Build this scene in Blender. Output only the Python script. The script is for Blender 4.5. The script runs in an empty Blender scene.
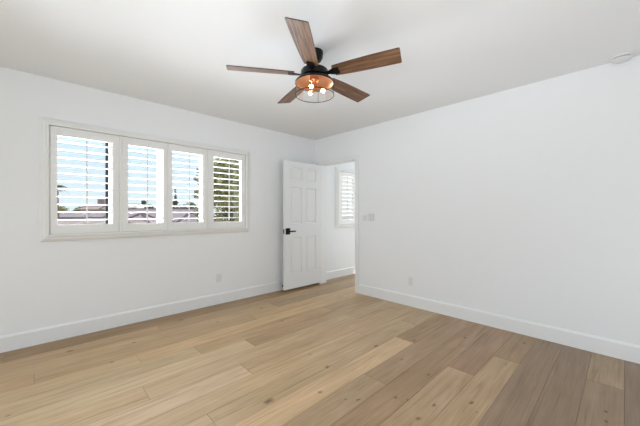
import bpy, bmesh, math, random
from mathutils import Vector, Matrix
random.seed(7)
PI = math.pi
scene = bpy.context.scene
COL = scene.collection

# ---------------------------------------------------------------- camera
F_PX, YAW, CAM_H = 293.0, 0.80445, 1.19
CY, SY = math.cos(YAW), math.sin(YAW)
cam_d = bpy.data.cameras.new('camera')
cam_d.sensor_width = 36.0
cam_d.lens = F_PX / 640.0 * 36.0
cam_d.clip_start = 0.05
cam_d.clip_end = 500
cam = bpy.data.objects.new('camera', cam_d)
COL.objects.link(cam)
cam.location = (0, 0, CAM_H)
cam.rotation_euler = (PI / 2, 0, math.atan2(SY, CY) - PI / 2)
scene.camera = cam

# ---------------------------------------------------------------- view, world, sun, big lights
vs = scene.view_settings
vs.view_transform = 'Standard'
vs.look = 'None'
vs.exposure = 0.0
vs.gamma = 1.0
vs.use_curve_mapping = False


def lin(r, g, b):
    def f(c):
        c /= 255.0
        return c / 12.92 if c <= 0.04045 else ((c + 0.055) / 1.055) ** 2.4
    return (f(r), f(g), f(b), 1.0)


ZENITH = 2.2
world = bpy.data.worlds.new('sky')
scene.world = world
world.use_nodes = True
wn = world.node_tree.nodes
wl = world.node_tree.links
wbg = wn['Background']
wtc = wn.new('ShaderNodeTexCoord')
wsep = wn.new('ShaderNodeSeparateXYZ')
wramp = wn.new('ShaderNodeValToRGB')
wl.new(wtc.outputs['Generated'], wsep.inputs[0])
wl.new(wsep.outputs['Z'], wramp.inputs[0])
wramp.color_ramp.elements[0].position = 0.0
wramp.color_ramp.elements[0].color = lin(232, 246, 252)
wramp.color_ramp.elements[1].position = 0.34
wramp.color_ramp.elements[1].color = lin(190, 229, 250)
wl.new(wramp.outputs[0], wbg.inputs[0])
wz = wramp.color_ramp.elements.new(0.62)      # overhead sky raised, out of view, to light room and louvers
wz.color = (ZENITH * 0.93, ZENITH * 0.97, ZENITH, 1)
wbg.inputs[1].default_value = 1.0


def lamp(name, kind, loc, direction, energy, color=(1, 1, 1), size=1.0, size_y=None, spread=None):
    d = bpy.data.lights.new(name, kind)
    d.energy = energy
    d.color = color
    if kind == 'AREA':
        d.shape = 'RECTANGLE'
        d.size = size
        d.size_y = size_y or size
        if spread:
            d.spread = spread
    if kind == 'SUN':
        d.angle = math.radians(1.0)
    o = bpy.data.objects.new(name, d)
    COL.objects.link(o)
    o.location = loc
    o.rotation_euler = Vector(direction).to_track_quat('-Z', 'Y').to_euler()
    return o


XR, YL, H = 3.433, 3.691, 2.44        # right wall plane, window wall plane, ceiling height
XB, YN = -2.6, -2.4                   # the two walls behind the camera
XH, YH = 5.7, 1.3                     # far and near walls of the room beyond the door

lamp('sun', 'SUN', (0, 0, 20), (-0.45, 0.62, -0.75), 2.6, (1, 0.96, 0.9))
# area lamps added out of view to brighten the rooms
COOL = (0.925, 1.0, 1.085)
lamp('outdoor_fill', 'AREA', (1.6, 7.5, 0.4), (-0.05, -0.8, 0.5), 800, COOL, 3.5, 1.2)  # unseen lamp standing in for daylight reflected up through the wide window
lamp('outdoor_fill_near', 'AREA', (0.0, 5.6, 0.1), (0.25, -0.8, 0.8), 330, COOL, 2.5, 0.8)  # second added lamp for that upward light, closer to the wall
lamp('back_fill', 'AREA', (XB + 0.02, 0.0, 1.1), (1, -0.1, 0.36), 60, COOL, 3.0, 2.0)  # added fill lamp in the rear wall opening, no window known there
lamp('camera_fill', 'AREA', (-0.45, -0.45, 1.5), (1, 1, 0.9), 13, COOL, 0.8, 0.8, 1.6)  # added fill lamp just behind the camera, aimed forward and up
lamp('ceiling_fill', 'AREA', (2.0, -1.5, 0.35), (0.15, 0.45, 1), 9, COOL, 1.4, 1.0)  # added lamp facing up, brightens the right side of the ceiling
lamp('hall_fill', 'AREA', (XH - 0.02, 2.5, 1.35), (-1, 0, 0), 16, COOL, 1.4, 1.9)  # unseen lamp added to brighten the room beyond the doorway

# ---------------------------------------------------------------- helpers


def obj(name, bm, mat, parent=None, smooth=False, loc=None, recalc=True):
    if recalc:
        bmesh.ops.recalc_face_normals(bm, faces=bm.faces)
    me = bpy.data.meshes.new(name)
    bm.to_mesh(me)
    bm.free()
    if isinstance(mat, (list, tuple)):
        for m in mat:
            me.materials.append(m)
    else:
        me.materials.append(mat)
    if smooth:
        me.polygons.foreach_set('use_smooth', [True] * len(me.polygons))
        try:
            me.set_sharp_from_angle(angle=math.radians(38))
        except Exception:
            pass
    o = bpy.data.objects.new(name, me)
    COL.objects.link(o)
    if parent is not None:
        o.parent = parent
    if loc is not None:
        o.location = loc
    return o


def empty(name, loc=(0, 0, 0), rotz=0.0):
    o = bpy.data.objects.new(name, None)
    o.empty_display_size = 0.1
    COL.objects.link(o)
    o.location = loc
    o.rotation_euler = (0, 0, rotz)
    return o


def tag(o, label, cat, group=None, kind=None):
    if label:
        o['label'] = label
    if cat:
        o['category'] = cat
    if group:
        o['group'] = group
    if kind:
        o['kind'] = kind
    return o


def struct(o):
    o['kind'] = 'structure'
    return o


def add_box(bm, x0, x1, y0, y1, z0, z1, bev=0.0):
    vs_ = [bm.verts.new(p) for p in ((x0, y0, z0), (x1, y0, z0), (x1, y1, z0), (x0, y1, z0),
                                      (x0, y0, z1), (x1, y0, z1), (x1, y1, z1), (x0, y1, z1))]
    fs = [bm.faces.new([vs_[i] for i in q]) for q in
          ((0, 3, 2, 1), (4, 5, 6, 7), (0, 1, 5, 4), (1, 2, 6, 5), (2, 3, 7, 6), (3, 0, 4, 7))]
    if bev > 0:
        es = list({e for f in fs for e in f.edges})
        bmesh.ops.bevel(bm, geom=es, offset=bev, segments=2, profile=0.5, affect='EDGES')
    return bm


def box(x0, x1, y0, y1, z0, z1, bev=0.0):
    return add_box(bmesh.new(), x0, x1, y0, y1, z0, z1, bev)


def add_lathe(bm, prof, seg=32, center=(0, 0, 0), axis='Z', caps=False):
    """prof: list of (radius, height)"""
    rings = []
    for r, z in prof:
        ring = []
        for i in range(seg):
            a = 2 * PI * i / seg
            p = (r * math.cos(a), r * math.sin(a), z)
            if axis == 'Y':
                p = (p[0], p[2], p[1])
            elif axis == 'X':
                p = (p[2], p[0], p[1])
            ring.append(bm.verts.new((p[0] + center[0], p[1] + center[1], p[2] + center[2])))
        rings.append(ring)
    for a, b in zip(rings, rings[1:]):
        for i in range(seg):
            j = (i + 1) % seg
            bm.faces.new((a[i], a[j], b[j], b[i]))
    if caps:
        bm.faces.new(list(reversed(rings[0])))
        bm.faces.new(rings[-1])
    return bm


def add_tube(bm, pts, r, seg=8, closed=False):
    pts = [Vector(p) for p in pts]
    n = len(pts)
    rings = []
    for i, p in enumerate(pts):
        if closed:
            d = pts[(i + 1) % n] - pts[i - 1]
        else:
            d = pts[min(i + 1, n - 1)] - pts[max(i - 1, 0)]
        d.normalize()
        ref = Vector((0, 0, 1)) if abs(d.z) < 0.9 else Vector((1, 0, 0))
        s = d.cross(ref).normalized()
        t = s.cross(d)
        rr = r[i] if isinstance(r, (list, tuple)) else r
        rings.append([bm.verts.new(p + (s * math.cos(2 * PI * k / seg) + t * math.sin(2 * PI * k / seg)) * rr)
                      for k in range(seg)])
    m = n if closed else n - 1
    for i in range(m):
        a, b = rings[i], rings[(i + 1) % n]
        for k in range(seg):
            l = (k + 1) % seg
            bm.faces.new((a[k], a[l], b[l], b[k]))
    if not closed:
        bm.faces.new(list(reversed(rings[0])))
        bm.faces.new(rings[-1])
    return bm


def at(px, v):
    """world X, Y of the point at depth v (metres) along the ray of image column px"""
    u = (px - 320.0) / F_PX * v
    return (u * SY + v * CY, -u * CY + v * SY)


def zat(py, v):
    return CAM_H + (213.0 - py) / F_PX * v


def copy_tree(o, parent=None):
    c = o.copy()
    COL.objects.link(c)
    if parent is not None:
        c.parent = parent
    for ch in list(o.children):
        copy_tree(ch, c)
    return c

# ---------------------------------------------------------------- materials


def mat(name, color, rough=0.5, metal=0.0, bump=None, spec=None, coat=None):
    m = bpy.data.materials.new(name)
    m.use_nodes = True
    nt = m.node_tree
    b = nt.nodes['Principled BSDF']
    b.inputs['Base Color'].default_value = color if len(color) == 4 else (*color, 1)
    b.inputs['Roughness'].default_value = rough
    b.inputs['Metallic'].default_value = metal
    if spec is not None:
        b.inputs['Specular IOR Level'].default_value = spec
    if coat:
        b.inputs['Coat Weight'].default_value = coat
    if bump:
        tc = nt.nodes.new('ShaderNodeTexCoord')
        nz = nt.nodes.new('ShaderNodeTexNoise')
        nz.inputs['Scale'].default_value = bump[0]
        nz.inputs['Detail'].default_value = 3
        bp = nt.nodes.new('ShaderNodeBump')
        bp.inputs['Strength'].default_value = bump[1]
        bp.inputs['Distance'].default_value = 0.002
        nt.links.new(tc.outputs['Object'], nz.inputs['Vector'])
        nt.links.new(nz.outputs['Fac'], bp.inputs['Height'])
        nt.links.new(bp.outputs['Normal'], b.inputs['Normal'])
    return m


def noise_mat(name, c0, c1, scale=(5, 5, 5), rough=0.7, nscale=1.0, lo=0.3, hi=0.7, rand=False):
    m = mat(name, c0, rough)
    nt = m.node_tree
    b = nt.nodes['Principled BSDF']
    tc = nt.nodes.new('ShaderNodeTexCoord')
    mp = nt.nodes.new('ShaderNodeMapping')
    mp.inputs['Scale'].default_value = scale
    nz = nt.nodes.new('ShaderNodeTexNoise')
    nz.inputs['Scale'].default_value = nscale
    nz.inputs['Detail'].default_value = 5
    rp = nt.nodes.new('ShaderNodeValToRGB')
    rp.color_ramp.elements[0].position = lo
    rp.color_ramp.elements[0].color = c0
    rp.color_ramp.elements[1].position = hi
    rp.color_ramp.elements[1].color = c1
    nt.links.new(tc.outputs['Object'], mp.inputs[0])
    nt.links.new(mp.outputs[0], nz.inputs['Vector'])
    nt.links.new(nz.outputs['Fac'], rp.inputs[0])
    nt.links.new(rp.outputs[0], b.inputs['Base Color'])
    return m


M_WALL = mat('wall_paint', (0.88, 0.885, 0.885), 0.75, bump=(160, 0.08))
M_CEIL = mat('ceiling_paint', (0.89, 0.895, 0.895), 0.85, bump=(120, 0.08))
M_TRIM = mat('trim_paint', (0.86, 0.86, 0.85), 0.4)
M_SHUT = mat('shutter_paint', (0.85, 0.842, 0.81), 0.38)
M_DOOR = mat('door_paint', (0.82, 0.82, 0.81), 0.42)
M_PLATE = mat('plate_plastic', (0.80, 0.80, 0.79), 0.3)
M_SLOT = mat('slot_dark', (0.10, 0.10, 0.10), 0.5)
M_BLACK = mat('black_metal', (0.006, 0.0055, 0.005), 0.3, 0.0, spec=0.22)
M_STEEL = mat('satin_steel', (0.55, 0.55, 0.54), 0.35, 1.0)
M_RUBBER = mat('rubber_tip', (0.03, 0.03, 0.03), 0.7)
M_COPPER = mat('copper', (0.62, 0.30, 0.155), 0.34, 0.75)
M_DARKFRAME = mat('window_gasket', (0.012, 0.013, 0.015), 0.5)
M_VINYL = mat('window_vinyl', (0.85, 0.85, 0.85), 0.4)
M_EXT = mat('outside_stucco', (0.62, 0.56, 0.50), 0.9)


def glass_mat(name, refl=0.05):
    m = bpy.data.materials.new(name)
    m.use_nodes = True
    nt = m.node_tree
    nt.nodes.clear()
    out = nt.nodes.new('ShaderNodeOutputMaterial')
    mix = nt.nodes.new('ShaderNodeMixShader')
    tr = nt.nodes.new('ShaderNodeBsdfTransparent')
    gl = nt.nodes.new('ShaderNodeBsdfGlossy')
    gl.inputs['Roughness'].default_value = 0.03
    fr = nt.nodes.new('ShaderNodeFresnel')
    fr.inputs['IOR'].default_value = 1.45
    ml = nt.nodes.new('ShaderNodeMath')
    ml.operation = 'MULTIPLY'
    ml.inputs[1].default_value = refl / 0.04
    nt.links.new(fr.outputs[0], ml.inputs[0])
    nt.links.new(ml.outputs[0], mix.inputs[0])
    nt.links.new(tr.outputs[0], mix.inputs[1])
    nt.links.new(gl.outputs[0], mix.inputs[2])
    nt.links.new(mix.outputs[0], out.inputs[0])
    return m


M_PANE = glass_mat('window_glass', 0.02)
M_SHADE = glass_mat('clear_lamp_glass', 0.010)

M_BULB = bpy.data.materials.new('warm_bulb')
M_BULB.use_nodes = True
_b = M_BULB.node_tree.nodes['Principled BSDF']
_b.inputs['Base Color'].default_value = (1, 0.9, 0.75, 1)
_b.inputs['Emission Color'].default_value = (1.0, 0.66, 0.34, 1)
_b.inputs['Emission Strength'].default_value = 22.0

# ---- floor planks
ROW_W = 0.1905
KNOTS = [(1.649, 1.837, .016), (1.613, 1.595, .024), (1.35, 1.406, .019), (2.177, 1.537, .022), (2.133, 1.254, .016),
         (2.528, 1.364, .022), (1.469, 1.174, .017), (1.418, 1.237, .012), (1.659, 1.024, .017), (1.695, .957, .011),
         (1.956, .665, .020), (1.893, .609, .011), (2.068, 1.004, .018), (2.935, 1.051, .024), (3.208, .634, .024),
         (2.646, .646, .014), (1.585, .823, .022), (1.053, 1.56, .038), (2.455, .077, .016), (2.333, .076, .015),
         (1.412, 3.08, .022), (1.937, 2.615, .02), (2.012, 3.156, .03), (1.146, 3.419, .028), (.637, 3.129, .022),
         (.199, 3.314, .028), (.423, 2.835, .018), (-.127, 2.509, .016), (1.768, .818, .02)]


def floor_material():
    m = bpy.data.materials.new('oak_planks')
    m.use_nodes = True
    nt = m.node_tree
    N, L = nt.nodes.new, nt.links.new
    b = nt.nodes['Principled BSDF']
    b.inputs['Roughness'].default_value = 0.42
    b.inputs['Specular IOR Level'].default_value = 0.5
    tc = N('ShaderNodeTexCoord')
    tint = N('ShaderNodeVertexColor')
    tint.layer_name = 'tint'
    seed = N('ShaderNodeVertexColor')
    seed.layer_name = 'seed'
    sc = N('ShaderNodeVectorMath')
    sc.operation = 'SCALE'
    sc.inputs['Scale'].default_value = 37.0
    L(seed.outputs['Color'], sc.inputs[0])
    ad = N('ShaderNodeVectorMath')
    ad.operation = 'ADD'
    L(tc.outputs['Object'], ad.inputs[0])
    L(sc.outputs[0], ad.inputs[1])

    def noise(scale3, detail, rough, dist=0.0):
        mp = N('ShaderNodeMapping')
        mp.inputs['Scale'].default_value = scale3
        L(ad.outputs[0], mp.inputs[0])
        n = N('ShaderNodeTexNoise')
        n.inputs['Scale'].default_value = 1.0
        n.inputs['Detail'].default_value = detail
        n.inputs['Roughness'].default_value = rough
        n.inputs['Distortion'].default_value = dist
        L(mp.outputs[0], n.inputs['Vector'])
        return n

    def rng(src, a, b_, c, d):
        r = N('ShaderNodeMapRange')
        r.inputs[1].default_value = a
        r.inputs[2].default_value = b_
        r.inputs[3].default_value = c
        r.inputs[4].default_value = d
        L(src, r.inputs[0])
        return r.outputs[0]

    def mul(a, b_):
        x = N('ShaderNodeMath')
        x.operation = 'MULTIPLY'
        L(a, x.inputs[0])
        if isinstance(b_, float):
            x.inputs[1].default_value = b_
        else:
            L(b_, x.inputs[1])
        return x.outputs[0]
    fine = noise((3.0, 90, 1), 4, 0.6)
    wide = noise((0.9, 9, 1), 4, 0.6, 1.6)
    blot = noise((2.2, 5.0, 1), 3, 0.5, 0.6)
    streak = noise((1.3, 34, 1), 3, 0.6, 0.8)
    f = mul(rng(fine.outputs['Fac'], 0.3, 0.7, 0.86, 1.10), rng(wide.outputs['Fac'], 0.3, 0.7, 0.90, 1.10))
    f = mul(f, rng(blot.outputs['Fac'], 0.3, 0.7, 0.92, 1.07))
    f = mul(f, rng(streak.outputs['Fac'], 0.30, 0.44, 0.76, 1.03))
    # individual knots
    nd = N('ShaderNodeTexNoise')
    nd.inputs['Scale'].default_value = 22.0
    L(tc.outputs['Object'], nd.inputs['Vector'])
    ns = N('ShaderNodeVectorMath')
    ns.operation = 'SCALE'
    ns.inputs['Scale'].default_value = 0.035
    L(nd.outputs['Color'], ns.inputs[0])
    kv = N('ShaderNodeVectorMath')
    kv.operation = 'ADD'
    L(tc.outputs['Object'], kv.inputs[0])
    L(ns.outputs[0], kv.inputs[1])
    for (kx, ky, kr) in KNOTS:
        mp = N('ShaderNodeMapping')
        mp.inputs['Location'].default_value = (-(kx + .0175) * 0.62, -(ky + .0175), 0)
        mp.inputs['Scale'].default_value = (0.62, 1.0, 0.0)
        L(kv.outputs[0], mp.inputs[0])
        ln = N('ShaderNodeVectorMath')
        ln.operation = 'LENGTH'
        L(mp.outputs[0], ln.inputs[0])
        f = mul(f, rng(ln.outputs['Value'], kr * 0.2, kr * 0.75, 0.36, 1.0))
    # grain tinted: darker parts redder
    vm = N('ShaderNodeMix')
    vm.data_type = 'RGBA'
    vm.blend_type = 'MULTIPLY'
    vm.inputs[0].default_value = 1.0
    L(tint.outputs['Color'], vm.inputs[6])
    cmb = N('ShaderNodeCombineColor')
    pw = N('ShaderNodeMath')
    pw.operation = 'POWER'
    L(f, pw.inputs[0])
    pw.inputs[1].default_value = 1.25
    pr = N('ShaderNodeMath')
    pr.operation = 'POWER'
    L(f, pr.inputs[0])
    pr.inputs[1].default_value = 0.9
    L(pr.outputs[0], cmb.inputs[0])
    L(f, cmb.inputs[1])
    L(pw.outputs[0], cmb.inputs[2])
    L(cmb.outputs[0], vm.inputs[7])
    L(vm.outputs[2], b.inputs['Base Color'])
    L(rng(wide.outputs['Fac'], 0.3, 0.7, 0.42, 0.32), b.inputs['Roughness'])
    bp = N('ShaderNodeBump')
    bp.inputs['Strength'].default_value = 0.15
    bp.inputs['Distance'].default_value = 0.001
    L(fine.outputs['Fac'], bp.inputs['Height'])
    L(bp.outputs[0], b.inputs['Normal'])
    return m


M_FLOOR = floor_material()
M_SUB = mat('plank_gap', lin(96, 74, 52), 0.8)

# joints (world X) and tints of each plank row, row k spans Y = k*ROW_W .. (k+1)*ROW_W
ROWS = {
    -1: ([2.2], [(130, 107, 85), (127, 105, 83)]),
    0: ([0.9, 2.83], [(143, 118, 92), (139, 115, 89), (151, 127, 97)]),
    1: ([1.2], [(135, 111, 87), (132, 109, 85)]),
    2: ([0.4], [(142, 117, 92), (138, 114, 90)]),
    3: ([0.8, 2.74], [(172, 143, 109), (167, 140, 106), (147, 120, 88)]),
    4: ([0.2, 2.3], [(174, 145, 112), (169, 141, 109), (153, 123, 96)]),
    5: ([0.3], [(158, 129, 97), (154, 126, 95)]),
    6: ([-0.4, 1.74], [(168, 143, 110), (164, 139, 108), (155, 128, 98)]),
    7: ([0.0, 2.48], [(198, 167, 129), (193, 163, 126), (156, 127, 93)]),
    8: ([0.72, 2.9], [(183, 156, 120), (178, 152, 117), (173, 147, 113)]),
    9: ([-0.2, 2.3], [(188, 159, 121), (183, 155, 118), (177, 150, 114)]),
    10: ([1.145, 3.2], [(192, 165, 132), (178, 149, 113), (172, 144, 109)]),
    11: ([0.515, 2.6], [(187, 159, 122), (182, 155, 119), (176, 150, 115)]),
    12: ([1.4, 4.1], [(192, 167, 131), (166, 136, 100), (161, 131, 97)]),
    13: ([1.0, 2.6], [(181, 156, 120), (177, 146, 108), (171, 142, 104)]),
    14: ([0.59, 3.1], [(186, 159, 121), (190, 160, 119), (185, 155, 116)]),
    15: ([-0.02, 1.77], [(177, 146, 107), (172, 142, 104), (182, 151, 111)]),
    16: ([-0.7, 2.2], [(168, 141, 103), (176, 148, 109), (153, 127, 92)]),
    17: ([0.9, 3.0], [(171, 141, 102), (167, 137, 100), (161, 132, 97)]),
    18: ([-0.2, 2.4], [(150, 120, 82), (146, 117, 80), (141, 113, 77)]),  # shade beside the window wall is put into these last tints
    19: ([1.3, 3.4], [(139, 113, 81), (143, 117, 84), (147, 121, 90)]),
}


def build_floor():
    bm = bmesh.new()
    ct = bm.loops.layers.float_color.new('tint')
    cs = bm.loops.layers.float_color.new('seed')
    rnd = random.Random(3)
    xmin, xmax, ymin, ymax = XB - 0.1, XH + 0.1, YN - 0.1, YL + 0.1
    g, bv = 0.0007, 0.0012
    for k in range(int(math.floor(ymin / ROW_W)), int(math.ceil(ymax / ROW_W))):
        js, ts = ROWS.get(k, ([rnd.uniform(-1, 0), rnd.uniform(1, 2)],
                              [(160 + rnd.randint(-16, 16),) * 3 for _ in range(3)]))
        if k not in ROWS:
            ts = [(t[0], t[0] * 0.86, t[0] * 0.70) for t in ts]
        xs = [xmin] + list(js) + [xmax]
        # long runs are cut into further boards
        out, tt = [xs[0]], []
        for i in range(len(xs) - 1):
            out.append(xs[i + 1])
            tt.append(ts[i])
        y0, y1 = max(ymin, k * ROW_W), min(ymax, (k + 1) * ROW_W)
        for i in range(len(out) - 1):
            x0, x1 = out[i], out[i + 1]
            c = lin(*tt[i])
            s = (rnd.random(), rnd.random(), rnd.random(), 1)
            o = [bm.verts.new(p) for p in ((x0 + g, y0 + g, -.004), (x1 - g, y0 + g, -.004), (x1 - g, y1 - g, -.004), (x0 + g, y1 - g, -.004))]
            q = [bm.verts.new(p) for p in ((x0 + g, y0 + g, -.0009), (x1 - g, y0 + g, -.0009), (x1 - g, y1 - g, -.0009), (x0 + g, y1 - g, -.0009))]
            a = g + bv
            t = [bm.verts.new(p) for p in ((x0 + a, y0 + a, 0), (x1 - a, y0 + a, 0), (x1 - a, y1 - a, 0), (x0 + a, y1 - a, 0))]
            fs = [bm.faces.new(t)]
            for j in range(4):
                l = (j + 1) % 4
                fs.append(bm.faces.new((q[j], q[l], t[l], t[j])))
                fs.append(bm.faces.new((o[j], o[l], q[l], q[j])))
            for f in fs:
                for lp in f.loops:
                    lp[ct] = (c[0] * FLOOR_GAIN, c[1] * FLOOR_GAIN, c[2] * FLOOR_GAIN, 1)
                    lp[cs] = s
    n0 = len(bm.faces)
    add_box(bm, xmin, xmax, ymin, ymax, -0.12, -0.0035)
    bm.faces.ensure_lookup_table()
    for f in bm.faces[n0:]:
        f.material_index = 1
    return struct(obj('floor', bm, [M_FLOOR, M_SUB], recalc=False))


FLOOR_GAIN = 1.22
build_floor()

# ---------------------------------------------------------------- room shell


def wall_with_holes(bm, along, a0, a1, t0, t1, z1, holes):
    """box wall along 'X' or 'Y' from a0 to a1, thickness t0..t1; holes = (lo, hi, zlo, zhi)"""
    def bx(p, q, zl, zh):
        if q - p < 1e-5 or zh - zl < 1e-5:
            return
        if along == 'X':
            add_box(bm, p, q, t0, t1, zl, zh)
        else:
            add_box(bm, t0, t1, p, q, zl, zh)
    p = a0
    for lo, hi, zl, zh in sorted(holes):
        bx(p, lo, 0, z1)
        bx(lo, hi, 0, zl)
        bx(lo, hi, zh, z1)
        p = hi
    bx(p, a1, 0, z1)
    return bm


TH = 0.13
W1 = (0.045, 2.112, 0.965, 2.03)      # hole behind the shutters
W2 = (3.985, 4.52, 0.95, 1.995)
bm = wall_with_holes(bmesh.new(), 'X', XB - TH, XH + TH, YL, YL + TH, H,
                     [W1, W2])
struct(obj('wall_left', bm, M_WALL))
DY0, DY1, DZ = 2.790, 3.552, 1.998     # doorway in the right wall
bm = wall_with_holes(bmesh.new(), 'Y', YN, YL, XR, XR + 0.12, H, [(DY0, DY1, 0, DZ)])
struct(obj('wall_right', bm, M_WALL))
bm = wall_with_holes(bmesh.new(), 'Y', YN, YL, XB - TH, XB, H, [(-1.6, 2.2, 0.05, 2.15)])
struct(obj('wall_back', bm, M_WALL))
bm = wall_with_holes(bmesh.new(), 'X', XB - TH, XH + TH, YN - TH, YN, H, [])
struct(obj('wall_near', bm, M_WALL))
bm = wall_with_holes(bmesh.new(), 'Y', YH, YL, XH, XH + TH, H, [(1.75, 3.25, 0.35, 2.35)])
struct(obj('wall_hall_end', bm, M_WALL))
struct(obj('wall_hall_near', box(XR + 0.12, XH, YH - TH, YH, 0, H), M_WALL))
struct(obj('ceiling', box(XB - TH, XH + TH, YN - TH, YL + TH, H, H + 0.12), M_CEIL))


def baseboard(name, along, a0, a1, face, sign):
    """profile with an eased top edge; face = wall plane, sign = direction into the room"""
    prof = [(0, 0), (0.016, 0), (0.016, 0.122), (0.014, 0.128), (0.006, 0.139), (0.004, 0.14), (0, 0.14)]
    bm = bmesh.new()
    ends = []
    for a in (a0, a1):
        ring = []
        for d, z in prof:
            w = face + sign * d
            ring.append(bm.verts.new((a, w, z) if along == 'X' else (w, a, z)))
        ends.append(ring)
    n = len(prof)
    for i in range(n):
        j = (i + 1) % n
        bm.faces.new((ends[0][i], ends[0][j], ends[1][j], ends[1][i]))
    bm.faces.new(ends[0])
    bm.faces.new(list(reversed(ends[1])))
    return struct(obj(name, bm, M_TRIM))


baseboard('baseboard_left', 'X', XB, XR, YL, -1)
baseboard('baseboard_right', 'Y', YN, DY0 - 0.058, XR, -1)
baseboard('baseboard_hall', 'X', XR + 0.12, XH, YL, -1)

# door casing and jamb lining
bm = bmesh.new()
CW, CT = 0.057, 0.018
for xa, xb in ((XR - CT, XR), (XR + 0.12, XR + 0.12 + CT)):
    add_box(bm, xa, xb, DY0 - CW, DY0 + 0.004, 0, DZ + CW, 0.003)
    add_box(bm, xa, xb, DY1 - 0.004, DY1 + CW, 0, DZ + CW, 0.003)
    add_box(bm, xa, xb, DY0 + 0.004, DY1 - 0.004, DZ - 0.004, DZ + CW, 0.003)
add_box(bm, XR, XR + 0.12, DY0, DY0 + 0.006, 0, DZ)
add_box(bm, XR, XR + 0.12, DY1 - 0.006, DY1, 0, DZ)
add_box(bm, XR, XR + 0.12, DY0 + 0.006, DY1 - 0.006, DZ - 0.006, DZ)
add_box(bm, XR + 0.045, XR + 0.058, DY0 + 0.006, DY0 + 0.018, 0, DZ - 0.006)
struct(obj('trim_1', bm, M_TRIM))

# ---------------------------------------------------------------- the open six panel door
door = empty('door_1', (3.424, 3.529, 0.0))
struct(door)
DW, DT, DB, DTOP = 0.764, 0.035, 0.030, 1.988


def door_leaf():
    bm = bmesh.new()
    xs = [-DW, -DW + .115, -DW + .115 + .2195, -.115 - .2195, -.115, 0]
    zs = [DB, .263, .819, 1.028, 1.584, 1.70, 1.896, DTOP]
    for y, flip in ((0.0, False), (DT, True)):
        grid = [[bm.verts.new((x, y, z)) for z in zs] for x in xs]
        panels = []
        for i in range(5):
            for j in range(7):
                q = [grid[i][j], grid[i + 1][j], grid[i + 1][j + 1], grid[i][j + 1]]
                if flip:
                    q.reverse()
                f = bm.faces.new(q)
                if i in (1, 3) and j in (1, 3, 5):
                    panels.append(f)
        bm.normal_update()
        bmesh.ops.inset_individual(bm, faces=panels, thickness=0.009, depth=-0.013)
        bmesh.ops.inset_individual(bm, faces=panels, thickness=0.010, depth=0.0)
        bmesh.ops.inset_individual(bm, faces=panels, thickness=0.028, depth=0.008)
    v = lambda x, y, z: bm.verts.new((x, y, z))
    for x in (-DW, 0):
        bm.faces.new((v(x, 0, DB), v(x, DT, DB), v(x, DT, DTOP), v(x, 0, DTOP)))
    for z in (DB, DTOP):
        bm.faces.new((v(-DW, 0, z), v(0, 0, z), v(0, DT, z), v(-DW, DT, z)))
    bmesh.ops.remove_doubles(bm, verts=bm.verts, dist=1e-5)
    return bm


leaf = obj('door_leaf', door_leaf(), M_DOOR, door)


def lever_set(side):
    """side -1 faces the room"""
    y = 0.0 if side < 0 else DT
    x0, z0 = -DW + 0.06, 0.912
    bm = bmesh.new()
    ya, yb = sorted((y, y + side * 0.009))
    add_box(bm, x0 - .040, x0 + .040, ya, yb, z0 - .048, z0 + .048, 0.002)
    add_tube(bm, [(x0, y + side * .008, z0), (x0, y + side * .05, z0)], 0.011, 14)
    ya, yb = sorted((y + side * .040, y + side * .056))
    add_box(bm, x0 - .012, x0 + .118, ya, yb, z0 - .010, z0 + .010, 0.003)
    return bm


h1 = obj('door_handle', lever_set(-1), M_BLACK, door, True)
h1['label'] = 'black lever handle on a square plate'
obj('door_handle', lever_set(1), M_BLACK, door, True)['label'] = 'black lever handle on the wall side'
lt = obj('latch_plate', box(-DW - 0.002, -DW + 0.001, 0.005, 0.030, 0.878, 0.946, 0.0005), M_BLACK, door)
lt['label'] = 'black latch plate on the door edge'
for z in (0.22, 1.0, 1.80):
    bm = bmesh.new()
    add_tube(bm, [(0.004, DT * 0.2, z - .045), (0.004, DT * 0.2, z + .045)], 0.005, 10)
    add_box(bm, -0.0005, 0.0015, DT * 0.2, DT - .004, z - .045, z + .045)
    obj('hinge', bm, M_STEEL, door, True)

# spring door stop on the baseboard behind the door
st = empty('door_stop', (2.735, YL - 0.015, 0.062))
tag(st, 'small dark spring door stop on the baseboard by the open door', 'door stop')
bm = bmesh.new()
add_lathe(bm, [(0.0, 0.0), (0.014, 0.0), (0.014, -0.006), (0.008, -0.010), (0.0, -0.010)], 16, axis='Y')
obj('base', bm, M_BLACK, st, True)
bm = bmesh.new()
pts = []
for i in range(0, 97):
    a = i * 2 * PI / 12
    pts.append((0.0065 * math.cos(a), -0.008 - 0.058 * i / 96, 0.0065 * math.sin(a)))
add_tube(bm, pts, 0.0018, 5)
obj('spring', bm, M_BLACK, st, True)
bm = bmesh.new()
add_lathe(bm, [(0.0, -0.064), (0.009, -0.064), (0.010, -0.072), (0.008, -0.080), (0.0, -0.081)], 16, axis='Y')
obj('rubber_tip', bm, M_RUBBER, st, True)

# ---------------------------------------------------------------- windows


def rect_frame(bm, x0, x1, z0, z1, w, y0, y1, bev=0.0):
    add_box(bm, x0, x0 + w, y0, y1, z0, z1, bev)
    add_box(bm, x1 - w, x1, y0, y1, z0, z1, bev)
    add_box(bm, x0 + w, x1 - w, y0, y1, z0, z0 + w, bev)
    add_box(bm, x0 + w, x1 - w, y0, y1, z1 - w, z1, bev)


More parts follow.
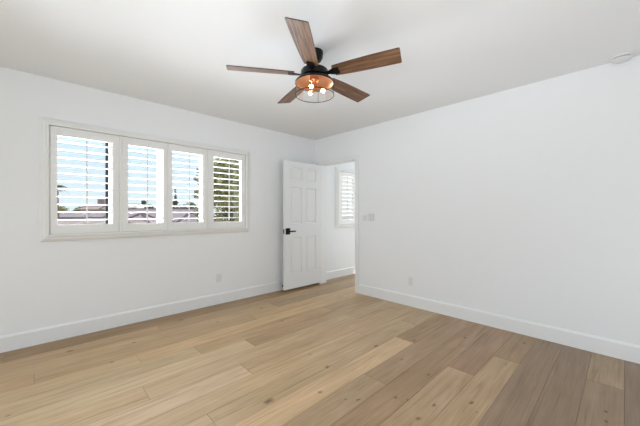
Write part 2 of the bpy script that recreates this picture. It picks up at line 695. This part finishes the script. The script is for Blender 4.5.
def mitred(bm, x0, x1, z0, z1, prof):
    """picture-frame moulding: prof = (inset from the outer edge, y)"""
    rings = []
    for d, y in prof:
        rings.append([bm.verts.new(p) for p in ((x0 + d, y, z0 + d), (x1 - d, y, z0 + d), (x1 - d, y, z1 - d), (x0 + d, y, z1 - d))])
    n = len(rings)
    for i in range(n):
        a, b = rings[i], rings[(i + 1) % n]
        for k in range(4):
            l = (k + 1) % 4
            bm.faces.new((a[k], a[l], b[l], b[k]))


def shutter_frame(x0, x1, z0, z1, xi0, xi1, zi0, zi1):
    bm = bmesh.new()
    w = 0.064
    Y = YL
    prof = [(0, Y), (0, Y - .014), (.004, Y - .020), (.014, Y - .022), (.018, Y - .034), (.040, Y - .038),
            (.046, Y - .048), (w - .003, Y - .048), (w, Y - .045), (w, Y + .003), (w + .022, Y + .003), (w + .022, Y + 0.05), (0.036, Y + 0.05), (0.036, Y)]
    mitred(bm, x0, x1, z0, z1, prof)
    return bm


win = empty('window_1', (0, 0, 0))
struct(win)
obj('frame', shutter_frame(0.010, 2.148, 0.928, 2.062, 0, 0, 0, 0), M_SHUT, win)
for xa, xb in ((0.612, 0.636), (1.547, 1.574)):
    obj('divider_post', box(xa, xb, YL - 0.034, YL + 0.03, 0.994, 1.996, 0.002), M_SHUT, win)
# the glazed sash outside
bm = bmesh.new()
ys0, ys1 = YL + 0.075, YL + 0.12
rect_frame(bm, W1[0], W1[1], W1[2], W1[3], 0.04, ys0, ys1)
for xa, xb in ((0.533, 0.625), (1.003, 1.11), (1.499, 1.58)):
    add_box(bm, xa, xb, ys0, ys1, W1[2] + .04, W1[3] - .04)
obj('sash', bm, M_VINYL, win)
bm = bmesh.new()
add_box(bm, 0.512, 0.533, ys0 + .001, ys1 - .012, W1[2] + .04, W1[3] - .04)
g = obj('screen_stile', bm, M_DARKFRAME, win)
g['label'] = 'dark upright stile behind the first shutter'
bm = bmesh.new()
xs = [W1[0] + .04, 0.512, 0.625, 1.003, 1.11, 1.499, 1.58, W1[1] - .04]
for a, b in zip(xs[::2], xs[1::2]):
    add_box(bm, a, b, ys0 + .02, ys0 + .024, W1[2] + .04, W1[3] - .04)
obj('pane', bm, M_PANE, win)

PITCH, CHORD, LTH = 0.0737, 0.080, 0.012


def louver_bm(x0, x1, zc, tilt, n, yc):
    bm = bmesh.new()
    for k in range(n):
        z = zc + k * PITCH
        ends = []
        for x in (x0, x1):
            ring = []
            for i in range(16):
                a = 2 * PI * i / 16
                yy, zz = CHORD / 2 * math.cos(a), LTH / 2 * math.sin(a)
                ring.append(bm.verts.new((x, yc + yy * math.cos(tilt) - zz * math.sin(tilt),
                                          z + yy * math.sin(tilt) + zz * math.cos(tilt))))
            ends.append(ring)
        for i in range(16):
            j = (i + 1) % 16
            bm.faces.new((ends[0][i], ends[0][j], ends[1][j], ends[1][i]))
        bm.faces.new(ends[0])
        bm.faces.new(list(reversed(ends[1])))
    return bm


def shutter(x0, x1, z0, z1, xo0, xo1, zo0, zo1, label, group, tilt=0.0, n=11, rod=True):
    root = empty('shutter_panel', ((x0 + x1) / 2, YL, z0))
    tag(root, label, 'window shutter', group)
    ox, oy, oz = root.location
    ya, yb = -0.032, -0.002
    X = lambda x: x - ox
    Z = lambda z: z - oz
    obj('stile', box(X(x0), X(xo0), ya, yb, 0, Z(z1), 0.002), M_SHUT, root)
    obj('stile', box(X(xo1), X(x1), ya, yb, 0, Z(z1), 0.002), M_SHUT, root)
    obj('bottom_rail', box(X(xo0), X(xo1), ya, yb, 0, Z(zo0), 0.001), M_SHUT, root)
    obj('top_rail', box(X(xo0), X(xo1), ya, yb, Z(zo1), Z(z1), 0.001), M_SHUT, root)
    zc = Z(zo0) + ((zo1 - zo0) - (n - 1) * PITCH) / 2
    obj('louver_bank', louver_bm(X(xo0 + .002), X(xo1 - .002), zc, tilt, n, -0.017), M_SHUT, root, True)
    if rod:
        xm = X((xo0 + xo1) / 2)
        yr = -0.017 - CHORD / 2 * math.cos(tilt) - 0.006
        dz = -CHORD / 2 * math.sin(tilt)
        obj('tilt_rod', box(xm - .006, xm + .006, yr - .005, yr + .004, zc + dz - .03, zc + dz + (n - 1) * PITCH + .03, 0.002), M_SHUT, root)
    return root


G1 = 'shutter panels of the wide window'
ZT, ZB_, OT, OB = 1.9945, 0.9955, 1.912, 1.078
shutter(0.080, 0.610, ZB_, ZT, 0.130, 0.556, OB, OT, 'leftmost white louvered shutter panel of the wide window, dark upright stile behind it', G1)
shutter(0.638, 1.0805, ZB_, ZT, 0.692, 1.036, OB, OT, 'white louvered shutter panel of the wide window, second from left, white wall far behind it', G1)
shutter(1.0835, 1.545, ZB_, ZT, 1.132, 1.488, OB, OT, 'white louvered shutter panel of the wide window, third from left, dark cypress behind it', G1)
shutter(1.576, 2.0785, ZB_, ZT, 1.627, 2.020, OB, OT, 'rightmost white louvered shutter panel of the wide window, big green tree behind it', G1)

win2 = empty('window_2', (0, 0, 0))
struct(win2)
obj('frame', shutter_frame(3.944, 4.560, 0.913, 2.032, 0, 0, 0, 0), M_SHUT, win2)
bm = bmesh.new()
rect_frame(bm, W2[0], W2[1], W2[2], W2[3], 0.04, ys0, ys1)
obj('sash', bm, M_VINYL, win2)
obj('pane', box(W2[0] + .04, W2[1] - .04, ys0 + .02, ys0 + .024, W2[2] + .04, W2[3] - .04), M_PANE, win2)
shutter(4.012, 4.492, 0.981, 1.964, 4.088, 4.416, 1.058, 1.884,
        'white shutter panel with half closed louvers in the room beyond the doorway', None, tilt=math.radians(-66))

# ---------------------------------------------------------------- outlets, switches, smoke detector


def outlet(loc, rotz, label, plug=False):
    """plate faces local -Y"""
    r = empty('wall_outlet', loc, rotz)
    tag(r, label, 'outlet', 'wall outlets above the baseboards')
    obj('cover_plate', box(-.035, .035, -.006, 0, -.0575, .0575, 0.002), M_PLATE, r)
    for z in (-.0195, .0195):
        bm = bmesh.new()
        add_box(bm, -.0165, .0165, -.0078, -.0055, z - .0145, z + .0145, 0.0008)
        rc = obj('receptacle', bm, M_PLATE, r)
        bm = bmesh.new()
        for x in (-.0065, .0065):
            add_box(bm, x - .0012, x + .0012, -.0081, -.0074, z - .002, z + .007)
        add_tube(bm, [(0, -.0074, z - .008), (0, -.0081, z - .008)], 0.0025, 10)
        obj('slot', bm, M_SLOT, rc)
    return r


outlet((1.715, YL, 0.338), 0, 'white duplex wall outlet under the wide window')
outlet((XR, 1.892, 0.322), -PI / 2, 'white duplex wall outlet on the right wall near the doorway')

sw = empty('light_switch', (XR, 2.508, 1.128), -PI / 2)
tag(sw, 'white double rocker switch plate on the right wall beside the doorway', 'light switch')
obj('cover_plate', box(-.058, .058, -.006, 0, -.0575, .0575, 0.002), M_PLATE, sw)
for x in (-.023, .023):
    bm = bmesh.new()
    add_box(bm, x - .0165, x + .0165, -.0095, -.0055, -.0335, .0335, 0.001)
    rk = obj('rocker', bm, M_PLATE, sw)
    bm = bmesh.new()
    rect_frame(bm, x - .0185, x + .0185, -.0355, .0355, .002, -.0066, -.0058)
    obj('rocker_gap', bm, M_SLOT, rk)
fc = empty('fan_control', (XR, 2.628, 1.118), -PI / 2)
tag(fc, 'small white wall control between the double switch plate and the door casing', 'wall control')
obj('cradle', box(-.036, .036, -.012, 0, -.045, .045, 0.004), M_PLATE, fc)
obj('handset', box(-.022, .022, -.022, -.012, -.036, .038, 0.003), M_TRIM, fc)
bm = bmesh.new()
for z in (-.02, 0.0, .02):
    add_tube(bm, [(0, -.0215, z), (0, -.0232, z)], 0.006, 14)
obj('button', bm, M_STEEL, fc, True)

sd = empty('smoke_detector', (3.358, 0.015, H))
tag(sd, 'round white smoke detector on the ceiling beside the right wall', 'smoke detector')
bm = bmesh.new()
add_lathe(bm, [(0.0, 0.0), (0.062, 0.0), (0.062, -0.010), (0.058, -0.013), (0.0, -0.013)], 40)
obj('mounting_base', bm, M_PLATE, sd, True)
bm = bmesh.new()
add_lathe(bm, [(0.0, -0.012), (0.053, -0.012), (0.053, -0.018), (0.059, -0.019), (0.059, -0.024), (0.048, -0.034), (0.028, -0.038), (0.0, -0.039)], 40)
obj('cover', bm, M_PLATE, sd, True)
bm = bmesh.new()
for i in range(20):
    a = 2 * PI * i / 20
    m4 = Matrix.Rotation(a, 4, 'Z')
    b2 = bmesh.new()
    add_box(b2, .0525, .0542, -.006, .006, -.0178, -.0132)
    b2.transform(m4)
    me = bpy.data.meshes.new('tmp')
    b2.to_mesh(me)
    b2.free()
    bm.from_mesh(me)
    bpy.data.meshes.remove(me)
obj('vent_ring', bm, M_SLOT, sd)

# ---------------------------------------------------------------- ceiling fan
FX, FY = 1.547, 1.668
fan = empty('ceiling_fan', (FX, FY, H))
tag(fan, 'five blade wooden ceiling fan with black housing and copper caged light', 'ceiling fan')
bm = bmesh.new()
add_lathe(bm, [(0.0, 0.0), (0.066, 0.0), (0.068, -0.012), (0.064, -0.045), (0.050, -0.070), (0.024, -0.078), (0.0, -0.078)], 36)
obj('canopy', bm, M_BLACK, fan, True)
bm = bmesh.new()
add_lathe(bm, [(0.0, -0.07), (0.0125, -0.07), (0.0125, -0.122), (0.024, -0.124), (0.024, -0.145), (0.0, -0.145)], 20)
obj('downrod', bm, M_BLACK, fan, True)
bm = bmesh.new()
add_lathe(bm, [(0.0, -0.132), (0.040, -0.132), (0.078, -0.136), (0.100, -0.144), (0.107, -0.156), (0.107, -0.194),
               (0.100, -0.199), (0.0, -0.200)], 48)
obj('motor_housing', bm, M_BLACK, fan, True)

# blades
M_BLADE = bpy.data.materials.new('rustic_blade_wood')
M_BLADE.use_nodes = True
nt = M_BLADE.node_tree
b = nt.nodes['Principled BSDF']
b.inputs['Roughness'].default_value = 0.45
tc = nt.nodes.new('ShaderNodeTexCoord')
oi = nt.nodes.new('ShaderNodeObjectInfo')
va = nt.nodes.new('ShaderNodeVectorMath')
va.operation = 'ADD'
vr = nt.nodes.new('ShaderNodeVectorMath')
vr.operation = 'SCALE'
vr.inputs['Scale'].default_value = 20
nt.links.new(oi.outputs['Random'], vr.inputs[0])
nt.links.new(tc.outputs['Object'], va.inputs[0])
nt.links.new(vr.outputs[0], va.inputs[1])
mp = nt.nodes.new('ShaderNodeMapping')
mp.inputs['Scale'].default_value = (3.5, 60, 3)
nz = nt.nodes.new('ShaderNodeTexNoise')
nz.inputs['Scale'].default_value = 1
nz.inputs['Detail'].default_value = 6
nz.inputs['Roughness'].default_value = 0.65
nz.inputs['Distortion'].default_value = 0.6
rp = nt.nodes.new('ShaderNodeValToRGB')
rp.color_ramp.elements[0].position = 0.30
rp.color_ramp.elements[0].color = lin(58, 40, 29)
rp.color_ramp.elements[1].position = 0.72
rp.color_ramp.elements[1].color = lin(166, 128, 97)
e = rp.color_ramp.elements.new(0.5)
e.color = lin(118, 84, 59)
nt.links.new(va.outputs[0], mp.inputs[0])
nt.links.new(mp.outputs[0], nz.inputs['Vector'])
nt.links.new(nz.outputs['Fac'], rp.inputs[0])
nt.links.new(rp.outputs[0], b.inputs['Base Color'])
M_EDGE = mat('blade_edge', lin(52, 44, 40), 0.5)


def blade_bm():
    """local +X runs from hub to tip"""
    bm = bmesh.new()
    pts = [(0.160, -0.046), (0.166, -0.052), (0.21, -0.056), (0.30, -0.062), (0.42, -0.066), (0.54, -0.068), (0.654, -0.069),
           (0.660, -0.063), (0.652, 0.063), (0.646, 0.069), (0.54, 0.068), (0.42, 0.066), (0.30, 0.062), (0.21, 0.056), (0.166, 0.052), (0.160, 0.046)]
    t = 0.0035
    lo = [bm.verts.new((x, y, -t)) for x, y in pts]
    hi = [bm.verts.new((x, y, t)) for x, y in pts]
    bm.faces.new(list(reversed(lo)))
    bm.faces.new(hi)
    n = len(pts)
    for i in range(n):
        j = (i + 1) % n
        f = bm.faces.new((lo[i], lo[j], hi[j], hi[i]))
        f.material_index = 1
    return bm


def bracket_bm():
    bm = bmesh.new()
    pts = [(0.085, -0.020), (0.120, -0.015), (0.140, -0.022), (0.156, -0.030), (0.198, -0.030), (0.206, -0.024),
           (0.206, 0.024), (0.198, 0.030), (0.156, 0.030), (0.140, 0.022), (0.120, 0.015), (0.085, 0.020)]
    lo = [bm.verts.new((x, y, -0.0105)) for x, y in pts]
    hi = [bm.verts.new((x, y, -0.0035)) for x, y in pts]
    bm.faces.new(list(reversed(lo)))
    bm.faces.new(hi)
    n = len(pts)
    for i in range(n):
        j = (i + 1) % n
        bm.faces.new((lo[i], lo[j], hi[j], hi[i]))
    for x, y in ((0.170, -0.016), (0.170, 0.016), (0.195, 0.0)):
        add_lathe(bm, [(0.0, -0.0125), (0.004, -0.012), (0.005, -0.0105), (0.005, -0.009)], 10, (x, y, 0))
    return bm


BASE_ANG = math.radians(-69.7)
PITCHANG = math.radians(14)
b0 = obj('blade', blade_bm(), [M_BLADE, M_EDGE], fan)
k0 = obj('blade_bracket', bracket_bm(), M_BLACK, b0, True)
for i in range(5):
    if i == 0:
        bl = b0
    else:
        bl = b0.copy()
        COL.objects.link(bl)
        kk = k0.copy()
        COL.objects.link(kk)
        kk.parent = bl
    bl.location = (0, 0, -0.178)
    bl.rotation_euler = (Matrix.Rotation(BASE_ANG + i * 2 * PI / 5, 3, 'Z') @ Matrix.Rotation(-PITCHANG, 3, 'X')).to_euler()

# light kit: copper bowl, wire cage, clear glass, three bulbs
ZR = CAM_H + 1.007 - H        # bowl rim
ZC = CAM_H + 0.914 - H        # lower ring
bm = bmesh.new()
add_lathe(bm, [(0.149, ZR), (0.142, ZR + .010), (0.124, ZR + .021), (0.094, ZR + .029), (0.055, ZR + .033), (0.0, ZR + .034)], 56)
cb = obj('lamp_bowl', bm, M_COPPER, fan, True)
cb['label'] = 'copper inside of the lamp bowl'
bm = bmesh.new()
add_lathe(bm, [(0.150, ZR - .003), (0.154, ZR), (0.152, ZR + .005), (0.145, ZR + .013), (0.126, ZR + .0245), (0.096, ZR + .033), (0.056, ZR + .037), (0.0, ZR + .038)], 56)
obj('bowl_shell', bm, M_BLACK, fan, True)
bm = bmesh.new()
N_ = 56
for z, r in ((ZC, 0.0028), (ZR - .002, 0.003)):
    add_tube(bm, [(0.149 * math.cos(2 * PI * i / N_), 0.149 * math.sin(2 * PI * i / N_), z) for i in range(N_)], r, 8, True)
obj('cage_ring', bm, M_BLACK, fan, True)
va0 = math.atan2(-FY, -FX)      # towards the camera
for i in range(4):
    a = va0 - 0.2 + i * PI / 2
    bm = bmesh.new()
    add_tube(bm, [(0.149 * math.cos(a), 0.149 * math.sin(a), ZR), (0.149 * math.cos(a), 0.149 * math.sin(a), ZC)], 0.0016, 8)
    obj('cage_rod', bm, M_BLACK, fan, True)
bm = bmesh.new()
add_lathe(bm, [(0.143, ZR + .002), (0.143, ZC + .004)], 56)
obj('glass_shade', bm, M_SHADE, fan, True)
bm = bmesh.new()
add_lathe(bm, [(0.0, ZR + .033), (0.036, ZR + .032), (0.038, ZR + .016), (0.022, ZR + .002), (0.020, ZR - .040), (0.024, ZR - .046), (0.024, ZR - .058), (0.016, ZR - .064), (0.0, ZR - .066)], 28)
obj('socket_stem', bm, M_COPPER, fan, True)
for ang in (-155, -30, 76):
    a = math.radians(ang)
    rot = Matrix.Rotation(a, 4, 'Z') @ Matrix.Rotation(PI / 2 + math.radians(12), 4, 'Y')
    off = Vector((0.014 * math.cos(a), 0.014 * math.sin(a), ZR - .040))
    bm = bmesh.new()
    add_lathe(bm, [(0.0, 0.036), (0.009, 0.036), (0.013, 0.046), (0.0145, 0.055), (0.0145, 0.060), (0.010, 0.069), (0.0, 0.072)], 20)
    bm.transform(Matrix.Translation(off) @ rot)
    bu = obj('bulb', bm, M_BULB, fan, True)
    bu['label'] = 'glowing warm bulb'
    bm = bmesh.new()
    add_lathe(bm, [(0.0, 0.0), (0.014, 0.0), (0.015, 0.034), (0.012, 0.038), (0.0, 0.038)], 16)
    bm.transform(Matrix.Translation(off) @ rot)
    obj('socket', bm, M_COPPER, bu, True)

# ---------------------------------------------------------------- outside: ground, houses, trees
GZ = -3.0
bm = bmesh.new()
add_box(bm, -60, 160, YL + 0.6, 170, GZ - 0.2, GZ)
struct(obj('ground', bm, noise_mat('dry_ground', lin(172, 152, 130), lin(150, 140, 110), (0.3, 0.3, 0.3), 0.95)))
struct(obj('wall_outside', box(XB - TH, XH + TH, YL + TH, YL + TH + 0.02, GZ, 0.0), M_EXT))

M_ROOF = noise_mat('mauve_roof_tile', lin(108, 98, 106), lin(134, 124, 131), (2.2, 2.2, 2.2), 0.9)
M_ROOF2 = noise_mat('pink_roof_tile', lin(118, 106, 108), lin(146, 134, 134), (2.5, 2.5, 2.5), 0.9)
M_RIDGE = mat('ridge_cap', lin(84, 70, 74), 0.9)
M_STUC = mat('pale_stucco', lin(176, 156, 154), 0.9)
M_WHITE = mat('white_stucco', lin(240, 236, 230), 0.9)
M_CHIM = mat('chimney_stucco', lin(126, 106, 114), 0.9)
M_BARK = mat('bark', lin(92, 80, 68), 0.95)
M_GLASSD = mat('house_window', (0.05, 0.06, 0.07), 0.1)


def rotbox_point(cx, cy, ang, x, y, z):
    return (cx + x * math.cos(ang) - y * math.sin(ang), cy + x * math.sin(ang) + y * math.cos(ang), z)


def house(px, v, half_len, half_dep, eave, ridge, hip, label, roofm, wallm=None, chimney=None, yawoff=0.0):
    """ridge runs across the line of sight; eave and ridge are heights above the room's floor"""
    cx, cy = at(px, v)
    ang = -PI / 2 + math.atan2(SY, CY) + yawoff
    r = empty('house', (cx, cy, GZ), ang)
    tag(r, label, 'house', 'houses seen through the wide window')
    e, g_ = eave - GZ, ridge - GZ
    L, D = half_len, half_dep
    bm = bmesh.new()
    add_box(bm, -L, L, -D, D, 0, e)
    obj('wall', bm, wallm or M_STUC, r)
    ov = 0.4
    bm = bmesh.new()
    P = lambda x, y, z: bm.verts.new((x, y, z))
    a, b_, c, d = P(-L - ov, -D - ov, e - .1), P(L + ov, -D - ov, e - .1), P(L + ov, D + ov, e - .1), P(-L - ov, D + ov, e - .1)
    h0, h1 = P(-L - ov + hip, 0, g_), P(L + ov - hip, 0, g_)
    bm.faces.new((a, b_, h1, h0))
    bm.faces.new((c, d, h0, h1))
    bm.faces.new((b_, c, h1))
    bm.faces.new((d, a, h0))
    bm.faces.new((d, c, b_, a))
    rf = obj('roof', bm, roofm, r)
    bm = bmesh.new()
    A = [(-L - ov, -D - ov, e - .08), (L + ov, -D - ov, e - .08), (L + ov, D + ov, e - .08), (-L - ov, D + ov, e - .08)]
    R = [(-L - ov + hip, 0, g_ + .02), (L + ov - hip, 0, g_ + .02)]
    for p, q in ((R[0], R[1]), (A[0], R[0]), (A[3], R[0]), (A[1], R[1]), (A[2], R[1])):
        add_tube(bm, [p, q], 0.09, 6)
    obj('ridge_cap', bm, M_RIDGE, rf)
    for x in (-L * .5, L * .5):
        obj('window', box(x - .5, x + .5, -D - .02, -D + .02, e - 1.7, e - .7), M_GLASSD, r)
    if chimney:
        cpx, w, top, mt = chimney
        x = (cpx - px) / F_PX * v
        obj('chimney', box(x - w, x + w, 0.2, 0.2 + 2 * w, g_ - 1.0, top - GZ), mt, r)
    return r


house(60, 27, 4.6, 2.2, 0.35, zat(212.4, 27), 0.2, 'house with long mauve tiled roof seen through the leftmost shutter panel', M_ROOF)
house(97.5, 44, 1.35, 1.5, zat(207, 44) - .25, zat(205.8, 44), 0.5, 'pale pink house with square chimney seen through the leftmost shutter panel', M_ROOF2, None,
      (99.8, 0.5, zat(199, 44), M_CHIM))
house(72, 17, 3.2, 1.5, 0.1, zat(218.6, 17), 1.2, 'nearest pink tiled roof low in the leftmost shutter panel', M_ROOF2, None)
house(165, 36, 5.4, 2.6, 0.4, zat(209.0, 36), 1.5, 'house with broad mauve roof behind the middle shutter panels', M_ROOF)
house(142, 21, 1.5, 1.3, 0.1, zat(213.5, 22), 1.9, 'hip roofed mauve house low behind the second shutter panel', M_ROOF2)
house(193, 25.5, 0.8, 1.0, 0.1, zat(213.0, 25.5), 0.9, 'small hip roofed house low behind the third shutter panel', M_ROOF)
house(134, 60, 1.4, 1.2, zat(204.6, 60), zat(204.2, 60), 0.6, 'distant white house behind the second shutter panel', M_WHITE, M_WHITE)


def leaf_mat(name, c0, c1):
    m = noise_mat(name, lin(*c0), lin(*c1), (1.5, 1.5, 1.5), 0.8, 2.0, 0.35, 0.65)
    return m


def foliage_bm(blobs, n, size, rnd):
    """leaf quads scattered through ellipsoids; blobs = (cx, cy, cz, rx, ry, rz)"""
    bm = bmesh.new()
    vol = [b_[3] * b_[4] * b_[5] for b_ in blobs]
    tot = sum(vol)
    for b_, vv in zip(blobs, vol):
        for _ in range(max(12, int(n * vv / tot))):
            while True:
                p = Vector((rnd.uniform(-1, 1), rnd.uniform(-1, 1), rnd.uniform(-1, 1)))
                if 0.35 < p.length < 1:
                    break
            c = Vector((b_[0] + p.x * b_[3], b_[1] + p.y * b_[4], b_[2] + p.z * b_[5]))
            nrm = Vector((rnd.gauss(0, 1), rnd.gauss(0, 1), rnd.gauss(0.4, 1))).normalized()
            s = nrm.orthogonal().normalized()
            s.rotate(Matrix.Rotation(rnd.uniform(0, 2 * PI), 3, nrm))
            t = nrm.cross(s)
            l, w = size * rnd.uniform(.7, 1.3), size * rnd.uniform(.3, .55)
            bm.faces.new([bm.verts.new(c + q) for q in (s * l, t * w, -s * l, -t * w)])
    return bm


def tree(px, v, top, width, label, fm, n=500, size=0.14, blobs=7, kind='tree', spire=False, low=None, trunk=0.12, seed=1):
    cx, cy = at(px, v)
    r = empty(kind, (cx, cy, GZ))
    tag(r, label, 'tree', 'trees seen through the wide window')
    rnd = random.Random(seed)
    hgt = top - GZ
    lo = (low - GZ) if low is not None else hgt * 0.35
    bl = []
    if spire:
        for k in range(7):
            f = k / 6.0
            bl.append((0, 0, lo + (hgt - lo) * (f * .88 + .06), width / 2 * (1 - f * .82), width / 2 * (1 - f * .82), (hgt - lo) * .13))
    else:
        for k in range(blobs):
            a = rnd.uniform(0, 2 * PI)
            f = rnd.random()
            rr = width / 2 * rnd.uniform(.42, .62)
            d = (width / 2 - rr) * rnd.uniform(.4, 1.0)
            bl.append((d * math.cos(a), d * math.sin(a), lo + rr * .7 + (hgt - lo - rr * 1.5) * f, rr, rr, rr * .8))
    obj('crown', foliage_bm(bl, n, size, rnd), fm, r, recalc=False)
    bm = bmesh.new()
    add_tube(bm, [(0, 0, 0), (0.03, 0.02, hgt * .3), (0, -.03, hgt * .8)], [trunk, trunk * .8, trunk * .3], 8)
    for k in range(5 if not spire else 0):
        b_ = bl[k % len(bl)]
        add_tube(bm, [(0, 0, hgt * .28), (b_[0] * .5, b_[1] * .5, (hgt * .28 + b_[2]) / 2 + .2), (b_[0], b_[1], b_[2])], [trunk * .6, trunk * .4, trunk * .15], 6)
    obj('trunk', bm, M_BARK, r, True)
    return r


L_OLIVE = leaf_mat('olive_leaves', (74, 84, 40), (150, 146, 84))
L_DARK = leaf_mat('dark_leaves', (34, 48, 32), (66, 82, 50))
L_MID = leaf_mat('mid_leaves', (58, 80, 44), (104, 120, 70))
L_BIG = leaf_mat('tree_leaves', (62, 66, 36), (158, 156, 88))

tree(231, 13.5, zat(151, 13.5), 3.0, 'large olive green tree filling the view behind the rightmost shutter panel', L_BIG, 12000, 0.10, 40, low=-2.6, trunk=0.16, seed=5)
tree(200.5, 19, zat(164, 19), 1.0, 'slim yellowish tree at the right edge of the third shutter panel', L_OLIVE, 1500, 0.10, 16, low=-2.0, seed=8)
tree(175.5, 46, zat(188.0, 46), 1.15, 'dark pointed cypress behind the third shutter panel', L_DARK, 2600, 0.15, spire=True, low=-1.5, kind='cypress_tree', seed=2)
tree(63, 56, zat(204.0, 56), 4.0, 'low rounded tree left of the pink house', L_OLIVE, 2000, 0.22, 12, low=-2, seed=3)
tree(79, 62, zat(203.6, 62), 4.2, 'darker rounded tree between the olive tree and the pink house', L_MID, 2000, 0.22, 12, low=-2, seed=4)
tree(124, 70, zat(200, 70), 2.2, 'dark narrow tree left of the distant white house', L_DARK, 500, 0.25, 7, low=-2, seed=6)
tree(144.5, 66, zat(199.5, 66), 1.9, 'dark tree right beside the distant white house', L_DARK, 700, 0.25, 7, low=-2, seed=7)
tree(151.5, 70, zat(200.3, 70), 4.0, 'mid green bushy tree behind the right half of the second shutter panel', L_MID, 2200, 0.26, 12, low=-2, seed=9)
tree(174, 70, zat(199.8, 70), 2.4, 'round dark tree at the foot of the cypress', L_DARK, 800, 0.26, 8, low=-2, seed=10)
tree(187, 78, zat(202.0, 78), 5.5, 'wide green tree right of the cypress', L_MID, 2200, 0.3, 13, low=-2, seed=11)

# palm at the left edge of the window
pv = 20.0
cx, cy = at(56.5, pv)
palm = empty('palm_tree', (cx, cy, GZ))
tag(palm, 'palm with drooping dark fronds at the left edge of the leftmost shutter panel', 'tree')
ph = zat(186, pv) - GZ
bm = bmesh.new()
add_tube(bm, [(0, 0, 0), (0.05, 0, ph * .5), (0, 0.02, ph)], [.16, .12, .10], 10)
obj('trunk', bm, M_BARK, palm, True)
rnd = random.Random(12)
for k in range(20):
    a = 2 * PI * k / 20 + rnd.uniform(-.1, .1)
    up = rnd.choice((0.55, 0.2, -0.1))
    bm = bmesh.new()
    prev = Vector((0, 0, ph))
    L_ = 0.60
    for s_ in range(1, 9):
        f = s_ / 8
        p = Vector((math.cos(a) * L_ * f, math.sin(a) * L_ * f, ph + up * L_ * f - 0.75 * L_ * f * f))
        side = Vector((-math.sin(a), math.cos(a), 0))
        for sg in (-1, 1):
            tip = p + side * sg * 0.30 * (1.1 - f) + Vector((math.cos(a) * .08, math.sin(a) * .08, -0.10))
            bm.faces.new([bm.verts.new(q) for q in (prev, p, tip)])
        prev = p
    obj('frond', bm, L_DARK, palm, recalc=False)
